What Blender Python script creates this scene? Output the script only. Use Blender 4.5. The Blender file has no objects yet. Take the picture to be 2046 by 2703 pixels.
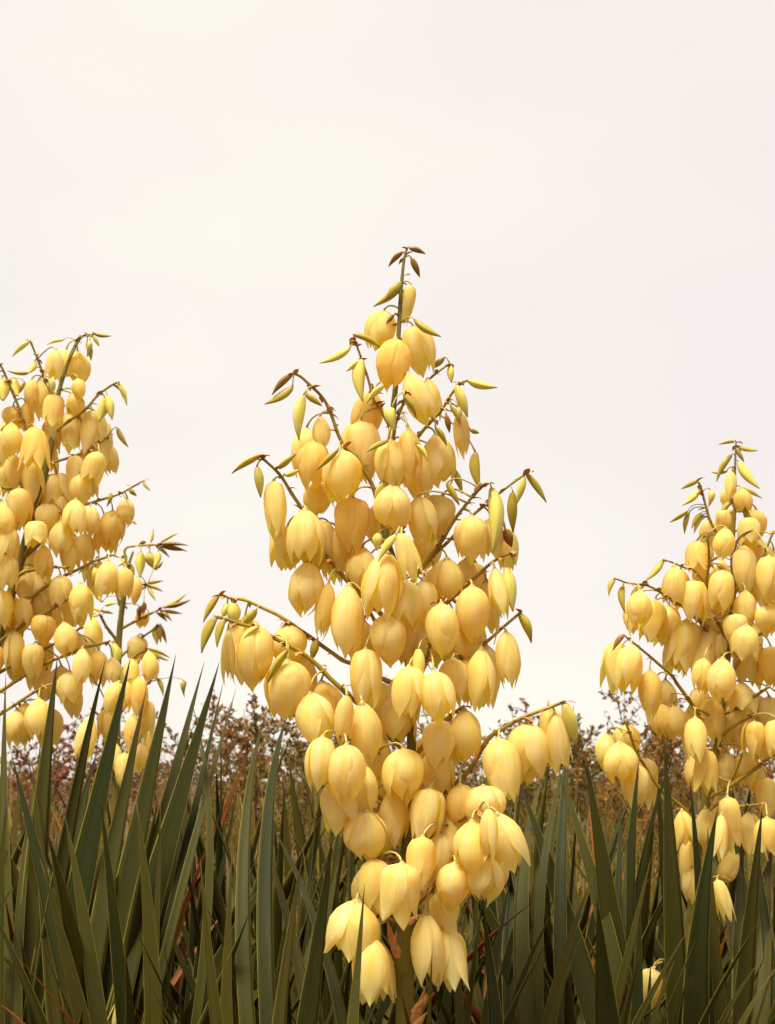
import bpy, math, random
from mathutils import Vector, Matrix, Quaternion, noise
R = math.radians
scene = bpy.context.scene
col = scene.collection
rnd = random.Random(7)

# ---------------------------------------------------------------- camera
F_PX, CX, CY = 3521.0, 1023.0, 1351.5        # focal length and centre in photograph pixels (2046 x 2703)
CAM_Z, PITCH = 0.62, math.atan((2060 - 1351.5) / 3521.0)
cam_d = bpy.data.cameras.new('camera')
cam_d.sensor_fit = 'VERTICAL'; cam_d.sensor_height = 24.0; cam_d.lens = F_PX / 2703.0 * 24.0
cam_d.clip_start = 0.05; cam_d.clip_end = 2000.0
cam_d.dof.use_dof = True; cam_d.dof.focus_distance = 1.62; cam_d.dof.aperture_fstop = 9.0
cam = bpy.data.objects.new('camera', cam_d); col.objects.link(cam)
cam.location = (0, 0, CAM_Z); cam.rotation_euler = (math.pi / 2 + PITCH, 0, 0)
scene.camera = cam

# ---------------------------------------------------------------- sky, sun, exposure
SUN_EL, SUN_AZ = R(67), R(212)                # azimuth from +Y, clockwise: nearly overhead, from the camera's left
world = bpy.data.worlds.new('World'); scene.world = world; world.use_nodes = True
nt = world.node_tree; N = nt.nodes; Lk = nt.links
N.clear()
out = N.new('ShaderNodeOutputWorld')
sky = N.new('ShaderNodeTexSky'); sky.sky_type = 'NISHITA'; sky.sun_disc = False
sky.sun_elevation = SUN_EL; sky.sun_rotation = SUN_AZ
bg1 = N.new('ShaderNodeBackground'); bg1.inputs['Strength'].default_value = 0.06
Lk.new(sky.outputs[0], bg1.inputs['Color'])
geo = N.new('ShaderNodeTexCoord')
mp = N.new('ShaderNodeMapping'); mp.inputs['Scale'].default_value = (1.6, 1.6, 3.4); mp.inputs['Location'].default_value = (0.7, 0.2, 0.35)
Lk.new(geo.outputs['Generated'], mp.inputs['Vector'])
nz = N.new('ShaderNodeTexNoise'); nz.inputs['Scale'].default_value = 1.15; nz.inputs['Detail'].default_value = 3.0; nz.inputs['Roughness'].default_value = 0.45
Lk.new(mp.outputs[0], nz.inputs['Vector'])
rp = N.new('ShaderNodeValToRGB'); rp.color_ramp.interpolation = 'EASE'
rp.color_ramp.elements[0].position = 0.33; rp.color_ramp.elements[0].color = (0.90, 0.825, 0.785, 1)
rp.color_ramp.elements[1].position = 0.66; rp.color_ramp.elements[1].color = (0.97, 0.93, 0.825, 1)
Lk.new(nz.outputs['Fac'], rp.inputs['Fac'])
bg2 = N.new('ShaderNodeBackground'); bg2.inputs['Strength'].default_value = 0.219     # closed layer of thin pale cloud
Lk.new(rp.outputs['Color'], bg2.inputs['Color'])
mx = N.new('ShaderNodeMixShader'); mx.inputs['Fac'].default_value = 0.955
Lk.new(bg1.outputs[0], mx.inputs[1]); Lk.new(bg2.outputs[0], mx.inputs[2]); Lk.new(mx.outputs[0], out.inputs['Surface'])

sun_d = bpy.data.lights.new('sun', 'SUN'); sun_d.energy = 1.5; sun_d.angle = R(25); sun_d.color = (1.0, 0.97, 0.86)
sun = bpy.data.objects.new('sun', sun_d); col.objects.link(sun)
sd = Vector((math.sin(SUN_AZ) * math.cos(SUN_EL), math.cos(SUN_AZ) * math.cos(SUN_EL), math.sin(SUN_EL)))
sun.rotation_euler = sd.to_track_quat('Z', 'Y').to_euler(); sun.location = sd * 20

vs = scene.view_settings
vs.view_transform = 'Standard'; vs.look = 'None'; vs.gamma = 1.0; vs.exposure = 2.25; vs.use_curve_mapping = False
scene.render.engine = 'CYCLES'
scene.cycles.use_denoising = True
scene.cycles.max_bounces = 12; scene.cycles.diffuse_bounces = 6; scene.cycles.transmission_bounces = 8

# ---------------------------------------------------------------- helpers
UP = Vector((0, -math.sin(PITCH), math.cos(PITCH))); FW = Vector((0, math.cos(PITCH), math.sin(PITCH)))
def at(x, y, Y):
    """the point of the place that stands Y metres in front of the camera's position and shows at pixel (x, y)"""
    d = Vector((1, 0, 0)) * ((x - CX) / F_PX) + UP * (-(y - CY) / F_PX) + FW
    return Vector((0, 0, CAM_Z)) + d * (Y / d.y)
def tag(o, label=None, cat=None, group=None, kind=None):
    if label: o['label'] = label
    if cat: o['category'] = cat
    if group: o['group'] = group
    if kind: o['kind'] = kind
    return o
def empty(name, loc):
    o = bpy.data.objects.new(name, None); col.objects.link(o); o.location = loc; o.empty_display_size = 0.05
    return o
class MB:
    def __init__(s): s.v = []; s.f = []; s.uv = []; s.m = []
    def mesh(s, name, mats, smooth=True):
        me = bpy.data.meshes.new(name); me.from_pydata(s.v, [], s.f)
        if s.uv:
            l = me.uv_layers.new(name='UVMap'); k = 0
            flat = []
            for f in s.f:
                for i in f: flat += s.uv[i]
            l.data.foreach_set('uv', flat)
        for m in mats: me.materials.append(m)
        if s.m: me.polygons.foreach_set('material_index', s.m)
        if smooth: me.polygons.foreach_set('use_smooth', [True] * len(me.polygons))
        me.update(); return me
    def tube(s, pts, rad, seg=6, mi=0, cap=True):
        """tapered tube through pts"""
        n = len(pts); base = len(s.v); t0 = None; prev = None
        for i, p in enumerate(pts):
            d = (pts[min(i + 1, n - 1)] - pts[max(i - 1, 0)])
            d = d.normalized() if d.length > 1e-9 else Vector((0, 0, 1))
            if prev is None:
                a = d.cross(Vector((0.3, 0.9, 0.2))).normalized()
            else:
                a = (prev - d * prev.dot(d)); a = a.normalized() if a.length > 1e-6 else d.orthogonal().normalized()
            prev = a; b = d.cross(a)
            for k in range(seg):
                q = 2 * math.pi * k / seg
                s.v.append(tuple(p + (a * math.cos(q) + b * math.sin(q)) * rad[i])); s.uv.append((k / seg, i / max(1, n - 1)))
        for i in range(n - 1):
            for k in range(seg):
                a0 = base + i * seg + k; a1 = base + i * seg + (k + 1) % seg
                s.f.append((a0, a1, a1 + seg, a0 + seg)); s.m.append(mi)
        if cap:
            s.f.append(tuple(base + (n - 1) * seg + k for k in range(seg))); s.m.append(mi)
            s.f.append(tuple(base + k for k in reversed(range(seg)))); s.m.append(mi)
def obj(name, me, parent=None, loc=None):
    o = bpy.data.objects.new(name, me); col.objects.link(o)
    if loc is not None: o.location = loc
    if parent is not None: o.parent = parent
    return o
def catmull(P, sub=6):
    out = []
    n = len(P)
    for i in range(n - 1):
        p0 = P[max(0, i - 1)]; p1 = P[i]; p2 = P[i + 1]; p3 = P[min(n - 1, i + 2)]
        for k in range(sub):
            t = k / sub
            out.append(0.5 * ((2 * p1) + (p2 - p0) * t + (2 * p0 - 5 * p1 + 4 * p2 - p3) * t * t + (3 * p1 - p0 - 3 * p2 + p3) * t ** 3))
    out.append(P[-1].copy())
    return out
def lerp_tab(tab, t):
    for (a, va), (b, vb) in zip(tab, tab[1:]):
        if t <= b:
            k = (t - a) / (b - a); k = k * k * (3 - 2 * k) * 0.35 + k * 0.65
            return va + (vb - va) * k
    return tab[-1][1]

# ---------------------------------------------------------------- materials
def new_mat(name):
    m = bpy.data.materials.new(name); m.use_nodes = True; n = m.node_tree.nodes; n.clear()
    o = n.new('ShaderNodeOutputMaterial')
    return m, n, m.node_tree.links, o
def mixc(n, l, fac, a, b, mode='MIX'):
    x = n.new('ShaderNodeMix'); x.data_type = 'RGBA'; x.blend_type = mode
    for sock, val in ((x.inputs[0], fac), (x.inputs[6], a), (x.inputs[7], b)):
        if hasattr(val, 'links') or hasattr(val, 'is_linked'): l.new(val, sock)
        else: sock.default_value = val if not isinstance(val, tuple) else (*val, 1.0)
    return x.outputs[2]
def math_n(n, l, op, a, b=None, clamp=False):
    x = n.new('ShaderNodeMath'); x.operation = op; x.use_clamp = clamp
    for i, val in enumerate((a, b)):
        if val is None: continue
        if hasattr(val, 'is_linked'): l.new(val, x.inputs[i])
        else: x.inputs[i].default_value = val
    return x.outputs[0]
def ramp(n, l, fac, stops):
    r = n.new('ShaderNodeValToRGB')
    while len(r.color_ramp.elements) < len(stops): r.color_ramp.elements.new(0.5)
    for e, (p, c) in zip(r.color_ramp.elements, stops): e.position = p; e.color = (*c, 1)
    l.new(fac, r.inputs['Fac']); return r.outputs['Color']
def uvn(n, l):
    t = n.new('ShaderNodeUVMap'); s = n.new('ShaderNodeSeparateXYZ'); l.new(t.outputs[0], s.inputs[0]); return t.outputs[0], s.outputs[0], s.outputs[1]
def stretched_noise(n, l, vec, scale, sc, detail=3.0):
    mp = n.new('ShaderNodeMapping'); mp.inputs['Scale'].default_value = scale; l.new(vec, mp.inputs['Vector'])
    z = n.new('ShaderNodeTexNoise'); z.inputs['Scale'].default_value = sc; z.inputs['Detail'].default_value = detail; l.new(mp.outputs[0], z.inputs['Vector'])
    return z.outputs['Fac']
def leafy(n, l, o, colour, transl, fac, rough=0.5, spec=0.3, bump=None, bstr=0.1):
    p = n.new('ShaderNodeBsdfPrincipled'); l.new(colour, p.inputs['Base Color']); p.inputs['Roughness'].default_value = rough
    p.inputs['Specular IOR Level'].default_value = spec
    t = n.new('ShaderNodeBsdfTranslucent'); l.new(transl, t.inputs['Color'])
    if bump is not None:
        b = n.new('ShaderNodeBump'); b.inputs['Strength'].default_value = bstr; b.inputs['Distance'].default_value = 0.002
        l.new(bump, b.inputs['Height']); l.new(b.outputs[0], p.inputs['Normal'])
    m = n.new('ShaderNodeMixShader'); m.inputs[0].default_value = fac
    l.new(p.outputs[0], m.inputs[1]); l.new(t.outputs[0], m.inputs[2]); l.new(m.outputs[0], o.inputs['Surface'])

def petal_mat(name, base, vein, green, tr):
    m, n, l, o = new_mat(name)
    uv, u, v = uvn(n, l)
    oi = n.new('ShaderNodeObjectInfo')
    off = n.new('ShaderNodeVectorMath'); off.operation = 'ADD'; l.new(uv, off.inputs[0])
    cmb = n.new('ShaderNodeCombineXYZ'); l.new(math_n(n, l, 'MULTIPLY', oi.outputs['Random'], 37.0), cmb.inputs[2]); l.new(cmb.outputs[0], off.inputs[1])
    streak = stretched_noise(n, l, off.outputs[0], (13.0, 0.9, 1.0), 1.6, 5.0)
    blot = stretched_noise(n, l, off.outputs[0], (1.5, 1.5, 1.0), 1.6, 3.0)
    speck = stretched_noise(n, l, off.outputs[0], (3.0, 5.0, 1.0), 9.0, 2.0)
    c = mixc(n, l, ramp(n, l, streak, [(0.44, (0, 0, 0)), (0.66, (0.9, 0.9, 0.9))]), base, vein)
    keel = math_n(n, l, 'SUBTRACT', 1.0, math_n(n, l, 'MULTIPLY', math_n(n, l, 'ABSOLUTE', math_n(n, l, 'SUBTRACT', u, 0.5)), 5.0), True)
    keel = math_n(n, l, 'MULTIPLY', keel, math_n(n, l, 'MULTIPLY', blot, 0.75))
    c = mixc(n, l, keel, c, green)
    c = mixc(n, l, math_n(n, l, 'MULTIPLY', oi.outputs['Random'], 0.35), c, vein)
    c = mixc(n, l, math_n(n, l, 'MULTIPLY', ramp(n, l, speck, [(0.70, (0, 0, 0)), (0.80, (1, 1, 1))]), 0.35), c, (0.55, 0.30, 0.07))
    leafy(n, l, o, c, mixc(n, l, 0.8, c, tr), 0.61, 0.5, 0.25, streak, 0.6)
    return m
M = {}
M['petal'] = petal_mat('petal_cream', (0.98, 0.91, 0.55), (0.97, 0.81, 0.16), (0.87, 0.84, 0.15), (1.0, 0.79, 0.012))
M['petal_old'] = petal_mat('petal_yellowed', (0.97, 0.87, 0.40), (0.96, 0.75, 0.10), (0.89, 0.80, 0.12), (1.0, 0.73, 0.008))

def bud_mat(name, body, tipc, basec):
    m, n, l, o = new_mat(name); uv, u, v = uvn(n, l)
    oi = n.new('ShaderNodeObjectInfo')
    streak = stretched_noise(n, l, uv, (14.0, 1.2, 1.0), 1.5, 3.0)
    c = ramp(n, l, math_n(n, l, 'ADD', v, math_n(n, l, 'MULTIPLY', math_n(n, l, 'SUBTRACT', streak, 0.5), 0.3)), [(0.02, basec), (0.26, body), (0.74, body), (0.97, tipc)])
    c = mixc(n, l, math_n(n, l, 'MULTIPLY', oi.outputs['Random'], 0.45), c, tuple(x * 0.62 for x in body))
    c = mixc(n, l, ramp(n, l, streak, [(0.45, (0, 0, 0)), (0.75, (0.6, 0.6, 0.6))]), c, tuple(min(1, x * 1.25) for x in body))
    leafy(n, l, o, c, c, 0.15, 0.42, 0.4, streak, 0.3)
    return m
M['bud_pale'] = bud_mat('bud_pale_green', (0.80, 0.67, 0.13), (0.40, 0.28, 0.04), (0.66, 0.46, 0.08))
M['bud_olive'] = bud_mat('bud_olive', (0.50, 0.37, 0.030), (0.13, 0.085, 0.016), (0.36, 0.16, 0.02))
M['bud_brown'] = bud_mat('bud_brown', (0.32, 0.15, 0.016), (0.15, 0.09, 0.012), (0.30, 0.075, 0.012))

def stem_mat(name, a, b, red, sc=18.0):
    m, n, l, o = new_mat(name); tc = n.new('ShaderNodeTexCoord')
    z = stretched_noise(n, l, tc.outputs['Object'], (1, 1, 0.35), sc, 4.0)
    z2 = stretched_noise(n, l, tc.outputs['Object'], (1, 1, 1), sc * 6, 3.0)
    c = mixc(n, l, ramp(n, l, z, [(0.35, (0, 0, 0)), (0.65, (1, 1, 1))]), a, b)
    c = mixc(n, l, ramp(n, l, z2, [(0.56, (0, 0, 0)), (0.72, (0.8, 0.8, 0.8))]), c, red)
    leafy(n, l, o, c, c, 0.03, 0.5, 0.35, z2, 0.3)
    return m
M['stalk'] = stem_mat('stalk_green', (0.21, 0.165, 0.012), (0.13, 0.10, 0.009), (0.14, 0.065, 0.010))
M['branch'] = stem_mat('branch_olive', (0.38, 0.28, 0.022), (0.24, 0.15, 0.012), (0.28, 0.09, 0.014))
M['pedicel'] = stem_mat('pedicel_green', (0.48, 0.42, 0.12), (0.42, 0.30, 0.08), (0.40, 0.17, 0.04), 40)
M['pistil'] = stem_mat('pistil_pale', (0.75, 0.72, 0.42), (0.78, 0.66, 0.30), (0.80, 0.50, 0.12), 60)
M['bract'] = stem_mat('bract_papery', (0.48, 0.17, 0.04), (0.58, 0.26, 0.07), (0.26, 0.08, 0.02), 45)

def leaf_mat(name, a, b, edge, tip):
    m, n, l, o = new_mat(name); uv, u, v = uvn(n, l)
    oi = n.new('ShaderNodeObjectInfo')
    off = n.new('ShaderNodeVectorMath'); off.operation = 'ADD'; l.new(uv, off.inputs[0])
    cmb = n.new('ShaderNodeCombineXYZ'); l.new(math_n(n, l, 'MULTIPLY', oi.outputs['Random'], 53.0), cmb.inputs[2]); l.new(cmb.outputs[0], off.inputs[1])
    streak = stretched_noise(n, l, off.outputs[0], (12.0, 0.7, 1.0), 2.2, 5.0)
    blot = stretched_noise(n, l, off.outputs[0], (2.0, 5.0, 1.0), 1.8, 3.0)
    c = mixc(n, l, ramp(n, l, streak, [(0.36, (0, 0, 0)), (0.66, (1, 1, 1))]), a, b)
    c = mixc(n, l, math_n(n, l, 'MULTIPLY', oi.outputs['Random'], 0.55), c, tuple((x + y) * 0.36 for x, y in zip(b, edge)))
    c = mixc(n, l, math_n(n, l, 'MULTIPLY', ramp(n, l, blot, [(0.60, (0, 0, 0)), (0.78, (1, 1, 1))]), 0.45), c, (0.085, 0.055, 0.012))
    em = math_n(n, l, 'ABSOLUTE', math_n(n, l, 'SUBTRACT', u, 0.5))
    em = math_n(n, l, 'ADD', em, math_n(n, l, 'MULTIPLY', math_n(n, l, 'SUBTRACT', blot, 0.5), 0.06))
    c = mixc(n, l, ramp(n, l, em, [(0.445, (0, 0, 0)), (0.480, (1, 1, 1))]), c, edge)
    c = mixc(n, l, ramp(n, l, v, [(0.93, (0, 0, 0)), (0.99, (1, 1, 1))]), c, tip)
    leafy(n, l, o, c, mixc(n, l, 0.5, c, (0.10, 0.09, 0.004)), 0.12, 0.5, 0.14, streak, 0.35)
    return m
M['leaf'] = leaf_mat('leaf_green', (0.014, 0.019, 0.003), (0.029, 0.031, 0.004), (0.27, 0.21, 0.032), (0.02, 0.010, 0.006))
M['leaf_warm'] = leaf_mat('leaf_yellow_green', (0.036, 0.035, 0.004), (0.062, 0.050, 0.005), (0.24, 0.17, 0.03), (0.12, 0.05, 0.012))
M['leaf_dry'] = leaf_mat('leaf_dry', (0.18, 0.034, 0.005), (0.25, 0.07, 0.010), (0.28, 0.10, 0.018), (0.06, 0.02, 0.01))

# ---------------------------------------------------------------- ground
def ground():
    mb = MB(); rings = [0, 1, 2, 3, 4.5, 7, 11, 18, 30, 60, 150, 500, 1500]; seg = 48
    for r in rings:
        for k in range(seg):
            q = 2 * math.pi * k / seg; x, y = r * math.cos(q), r * math.sin(q) + 2
            z = 0.03 * noise.noise(Vector((x * 0.8, y * 0.8, 0))) if r < 30 else 0
            mb.v.append((x, y, z)); mb.uv.append((x, y))
    for i in range(len(rings) - 1):
        for k in range(seg):
            a = i * seg + k; b = i * seg + (k + 1) % seg
            mb.f.append((a, b, b + seg, a + seg)); mb.m.append(0)
    m, n, l, o = new_mat('soil'); tc = n.new('ShaderNodeTexCoord')
    z1 = stretched_noise(n, l, tc.outputs['Object'], (1, 1, 1), 3.0, 6.0); z2 = stretched_noise(n, l, tc.outputs['Object'], (1, 1, 1), 60.0, 5.0)
    c = mixc(n, l, z1, (0.035, 0.018, 0.007), (0.075, 0.042, 0.015)); c = mixc(n, l, ramp(n, l, z2, [(0.5, (0, 0, 0)), (0.7, (1, 1, 1))]), c, (0.10, 0.055, 0.02))
    p = n.new('ShaderNodeBsdfPrincipled'); l.new(c, p.inputs['Base Color']); p.inputs['Roughness'].default_value = 0.95
    b = n.new('ShaderNodeBump'); b.inputs['Strength'].default_value = 0.8; b.inputs['Distance'].default_value = 0.02; l.new(z2, b.inputs['Height']); l.new(b.outputs[0], p.inputs['Normal'])
    l.new(p.outputs[0], o.inputs['Surface'])
    tag(obj('ground', mb.mesh('ground', [m])), kind='structure')
ground()

# ---------------------------------------------------------------- flower pieces
PET = {}
CLOSED = [(0, .10), (.06, .42), (.16, .72), (.32, .95), (.48, 1.0), (.66, .92), (.84, .62), (1, .14)]
OPEN = [(0, .10), (.06, .44), (.16, .74), (.32, .96), (.50, 1.0), (.68, .98), (.86, .90), (1, .93)]
HALF = [(0, 40), (.15, 56), (.45, 61), (.62, 56), (.76, 42), (.88, 24), (.96, 9), (1, 1.5)]
SHAPE = (1.0, 0.80, 1.28)
def petal_mesh(level, inner, seed, shape=0):
    """one tepal of a bell 1 long and 1 radius wide, hanging along -Z, centred on the +X side"""
    r_ = random.Random(1000 * level + 100 * inner + seed + 7000 * shape); o = level / 3.0
    nt_, nu = 14, 11; mb = MB(); ph = r_.uniform(0, 6); tipb = r_.uniform(-0.10, 0.12) + (0.10 if level == 3 else 0); fold = r_.uniform(0.0, 0.045)
    wide = r_.uniform(0.88, 1.06); side = r_.uniform(-0.12, 0.12)
    for i in range(nt_):
        t = i / (nt_ - 1); t = t ** 0.92
        tp = t ** SHAPE[shape]
        r0 = lerp_tab(CLOSED, tp) * (1 - o) + lerp_tab(OPEN, tp) * o
        r0 *= (0.90 if inner else 1.0)
        r0 += tipb * max(0, t - 0.7) ** 1.3 * 2.0
        hw = R(lerp_tab(HALF, t)) * wide * (0.96 if inner else 1.0)
        for j in range(nu):
            u = -1 + 2 * j / (nu - 1)
            phi = u * hw * (1 + 0.25 * (1 - r0) * (t > .5)) + side * max(0, t - .6)
            rr = r0 * (1 + fold * math.cos(u * math.pi / 2) - 0.05 * u * u + 0.045 * math.sin(ph + 7 * t + 2.5 * u) * (0.3 + u * u) + 0.016 * math.cos(u * 9.4 + ph * .3) * math.sin(math.pi * t))
            z = -(t ** 1.12) + 0.02 * math.sin(ph * 2 + 5 * t) * u * u * t
            mb.v.append((rr * math.cos(phi), rr * math.sin(phi), z)); mb.uv.append(((u + 1) / 2, t))
    for i in range(nt_ - 1):
        for j in range(nu - 1):
            a = i * nu + j; mb.f.append((a, a + 1, a + 1 + nu, a + nu)); mb.m.append(0)
    return mb
for lv in range(4):
    for inn in (0, 1):
        for sdd in range(3):
            for shp in range(3):
                mb = petal_mesh(lv, inn, sdd, shp)
                for mk in ('petal', 'petal_old'):
                    PET[lv, inn, sdd, mk, shp] = mb.mesh('petal', [M[mk]])
def pistil_mesh():
    mb = MB()
    mb.tube([Vector((0, 0, -0.05)), Vector((0, 0, -0.3)), Vector((0, 0, -0.52)), Vector((0, 0, -0.60))], [0.16, 0.20, 0.14, 0.10], 8)
    for k in range(6):
        q = k * math.pi / 3; d = Vector((math.cos(q), math.sin(q), 0))
        mb.tube([d * 0.15 + Vector((0, 0, -.06)), d * 0.30 + Vector((0, 0, -.28)), d * 0.50 + Vector((0, 0, -.44)), d * .60 + Vector((0, 0, -.45))], [0.05, 0.06, 0.06, 0.09], 5)
    return mb.mesh('pistil', [M['pistil']])
PISTIL = pistil_mesh()
BUD = {}
def bud_mesh(bend, ridges, seed):
    mb = MB(); n = 11; seg = 12
    for i in range(n):
        t = i / (n - 1)
        r0 = (math.sin(math.pi * min(1, t * 0.94 + 0.06)) ** 0.62) * (1 - 0.55 * t * t) + 0.02
        if i == n - 1: r0 = 0.10
        x0 = bend * (t * t - t * 0.2)
        for k in range(seg):
            q = 2 * math.pi * k / seg
            rr = r0 * 0.5 * (1 + ridges * math.cos(3 * q + seed) )
            mb.v.append((x0 + rr * math.cos(q), rr * math.sin(q), -t)); mb.uv.append((k / seg, t))
    for i in range(n - 1):
        for k in range(seg):
            a = i * seg + k; b = i * seg + (k + 1) % seg
            mb.f.append((a, b, b + seg, a + seg)); mb.m.append(0)
    mb.f.append(tuple(range(seg - 1, -1, -1))); mb.m.append(0)
    mb.f.append(tuple((n - 1) * seg + k for k in range(seg))); mb.m.append(0)
    return mb
for mk in ('bud_pale', 'bud_olive', 'bud_brown'):
    for i, (b, rg) in enumerate(((0.25, 0.10), (1.1, 0.12), (1.7, 0.10), (-0.9, 0.12))):
        BUD[mk, i] = bud_mesh(b, rg, i).mesh('bud', [M[mk]])

def axis_quat(d, roll):
    """rotation that takes -Z onto d, then rolls about it"""
    q = Vector((0, 0, -1)).rotation_difference(d)
    return q @ Quaternion((0, 0, 1), roll)

class Plant:
    def __init__(s, name, label, cat, group, Y, base):
        s.root = empty(name, base); tag(s.root, label, cat, group); s.base = Vector(base); s.Y = Y; s.nodes = []; s.bracts = MB(); s.k = Y / F_PX; s.fat, s.longer = (1.10, 0.05) if Y < 2 else (1.08, 0.16)
        s.r = random.Random(hash(label) % 9999 if False else sum(map(ord, label)))
    def local(s, p): return p - s.base
    def stalk(s, px, widths, ground=None):
        P = [at(x, y, s.Y) for x, y in px]; Rr = [w * s.k / 2 for w in widths]
        if ground: P = [Vector(ground)] + P; Rr = [Rr[0] * 1.05] + Rr
        Q = catmull(P, 6); n = len(P); rr = []
        for i in range(len(Q)):
            f = i / 6; a = min(int(f), n - 2); t = f - a
            rr.append((Rr[a] * (1 - t) + Rr[a + 1] * t) * (1 + 0.05 * math.sin(i * 1.7)))
        mb = MB(); mb.tube([s.local(q) for q in Q], rr, 12)
        obj('flower_stalk', mb.mesh('flower_stalk', [M['stalk']]), s.root)
        for q, r0 in zip(Q, rr): s.nodes.append((q, r0))
        s.axis = Q
    def branch(s, px, d0, d1, w0=11, w1=5):
        n = len(px)
        P = [at(x, y, s.Y + (d0 + (d1 - d0) * i / (n - 1)) / 100) for i, (x, y) in enumerate(px)]
        Q = catmull(P, 6); m = len(Q); rr = []; mb = MB()
        for i in range(m):
            t = i / (m - 1)
            rr.append((w0 + (w1 - w0) * t) * s.k / 2 * (1 + 0.16 * max(0, math.sin(i * 1.55)) ** 4))
        Q = [q + Vector((noise.noise(q * 30), 0, noise.noise(q * 30 + Vector((5, 5, 5))))) * 0.0022 for q in Q]
        mb.tube([s.local(q) for q in Q], rr, 8)
        obj('branch', mb.mesh('branch', [M['branch']]), s.root)
        for i, (q, r0) in enumerate(zip(Q, rr)):
            s.nodes.append((q, r0))
            if i % 4 == 2 and i > 5: s.bract(q, r0)
    def bract(s, p, r0, size=None):
        """small papery bract sheathing a joint"""
        L = size or s.r.uniform(0.006, 0.013); q = s.r.uniform(0, 6.28); d = Vector((math.cos(q), math.sin(q), s.r.uniform(-0.6, 0.7))).normalized()
        sd_ = d.cross(Vector((0, 0, 1))).normalized(); b = len(s.bracts.v); a = s.local(p)
        for (l, w, h) in ((-.1, .32, 0), (.35, .36, .1), (.7, .2, .05), (1.0, .02, -.12)):
            for u in (-1, 0, 1):
                s.bracts.v.append(tuple(a + d * (r0 * 0.8 + l * L) + sd_ * (u * w * L) + Vector((0, 0, h * L - abs(u) * 0.08 * L)))); s.bracts.uv.append(((u + 1) / 2, l))
        for i in range(3):
            for j in range(2):
                c = b + i * 3 + j; s.bracts.f.append((c, c + 1, c + 4, c + 3)); s.bracts.m.append(0)
    def nearest(s, A):
        best = None
        for q, r0 in s.nodes:
            d = (q - A).length + (0.8 * max(0, A.z - 0.004 - q.z))
            if best is None or d < best[0]: best = (d, q, r0)
        return best[1], best[2]
    def pedicel(s, mb, A, org, w):
        Q, r0 = s.nearest(A); d = (Q - A).length
        up = Vector((0, 0, min(0.018, 0.004 + 0.30 * d)))
        C = A + up + (Q - A) * 0.25
        pts = [Q * (1 - t) ** 2 + C * 2 * t * (1 - t) + A * t * t for t in (0, .2, .4, .6, .8, 1)]
        mb.tube([p - org for p in pts], [w * 1.1, w, w * .9, w * .9, w, w * 1.35], 6)
        if s.r.random() < 0.7: s.bract(Q, r0)
    def flower(s, tx, ty, bx, by, w, o=None, dz=None, old=None):
        r = s.r
        o = r.choice((0.15, 0.3, 0.3, 0.5, 0.6, 0.8)) if o is None else o
        Y = s.Y + (r.uniform(-7, 3.5) if dz is None else dz) / 100
        if w > 52 or s.Y > 2: w *= s.fat
        bx += (bx - tx) * s.longer; by += (by - ty) * s.longer
        ln = math.hypot(bx - tx, by - ty) * Y / F_PX
        A = at(tx, ty, Y); B = at(bx, by, Y + ln * r.uniform(-0.18, 0.18)); d = B - A; L = d.length; d.normalize()
        Rr = w * Y / F_PX / 2 * 0.98
        root = MB(); s.pedicel(root, A, A, 0.0013 if w > 40 else 0.0010)
        cap = [Vector((0, 0, 0)) + d * (t * L) for t in (-0.03, 0.0, 0.05, 0.10)]
        root.tube(cap, [0.0016, Rr * 0.16, Rr * 0.30, Rr * 0.16], 8)
        f = obj('flower', root.mesh('flower', [M['pedicel']]), s.root, s.local(A))
        lv = 0 if o < 0.2 else 1 if o < 0.42 else 2 if o < 0.72 else 3
        shp = r.choice((0, 0, 1, 2, 2)); roll = r.uniform(0, 6.28); mk = 'petal_old' if (r.random() < 0.14 if old is None else old) else 'petal'
        for k in range(6):
            inn = k % 2
            p = obj('petal', PET[lv, inn, r.randrange(3), mk, shp], f)
            p.rotation_mode = 'QUATERNION'
            tilt = Quaternion((0, 1, 0), R(r.gauss(-0.5, 3.6)))
            p.rotation_quaternion = axis_quat(d, roll + k * math.pi / 3 + r.gauss(0, 0.07)) @ tilt
            sc = r.uniform(0.97, 1.04); p.scale = (Rr * sc, Rr * sc, L * r.uniform(0.84, 1.05))
        if lv >= 2:
            p = obj('pistil', PISTIL, f); p.rotation_mode = 'QUATERNION'; p.rotation_quaternion = axis_quat(d, roll); p.scale = (Rr * .7, Rr * .7, L * .9)
    def bud(s, tx, ty, bx, by, w, mk=None, dz=None, v=None):
        r = s.r
        Y = s.Y + (r.uniform(-5, 3) if dz is None else dz) / 100
        mk = mk or r.choice(('bud_olive', 'bud_olive', 'bud_pale', 'bud_brown'))
        ln = math.hypot(bx - tx, by - ty) * Y / F_PX
        A = at(tx, ty, Y)
        if dz is None:
            Q, _ = s.nearest(A)                     # stay on the depth of the branch it hangs from
            Y2 = Q.y; A = at(tx, ty, Y2 + r.uniform(-.008, .008)); Y = A.y
        B = at(bx, by, Y + ln * r.uniform(-0.3, 0.3)); d = B - A; L = d.length; d.normalize()
        mb = MB(); s.pedicel(mb, A, A, 0.0010 if w > 12 else 0.0008)
        v = r.choice((0, 1, 1, 2, 3)) if v is None else v
        W = w * 1.18 * Y / F_PX
        b = obj('bud', BUD[mk, v], s.root, s.local(A)); b.rotation_mode = 'QUATERNION'
        # the bud curves downwards
        side = d.cross(Vector((0, 1, 0))); q0 = Vector((0, 0, -1)).rotation_difference(d)
        dn = Vector((0, 0, -1)) - d * d.dot(Vector((0, 0, -1)))
        roll = r.uniform(-0.5, 0.5)
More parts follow.
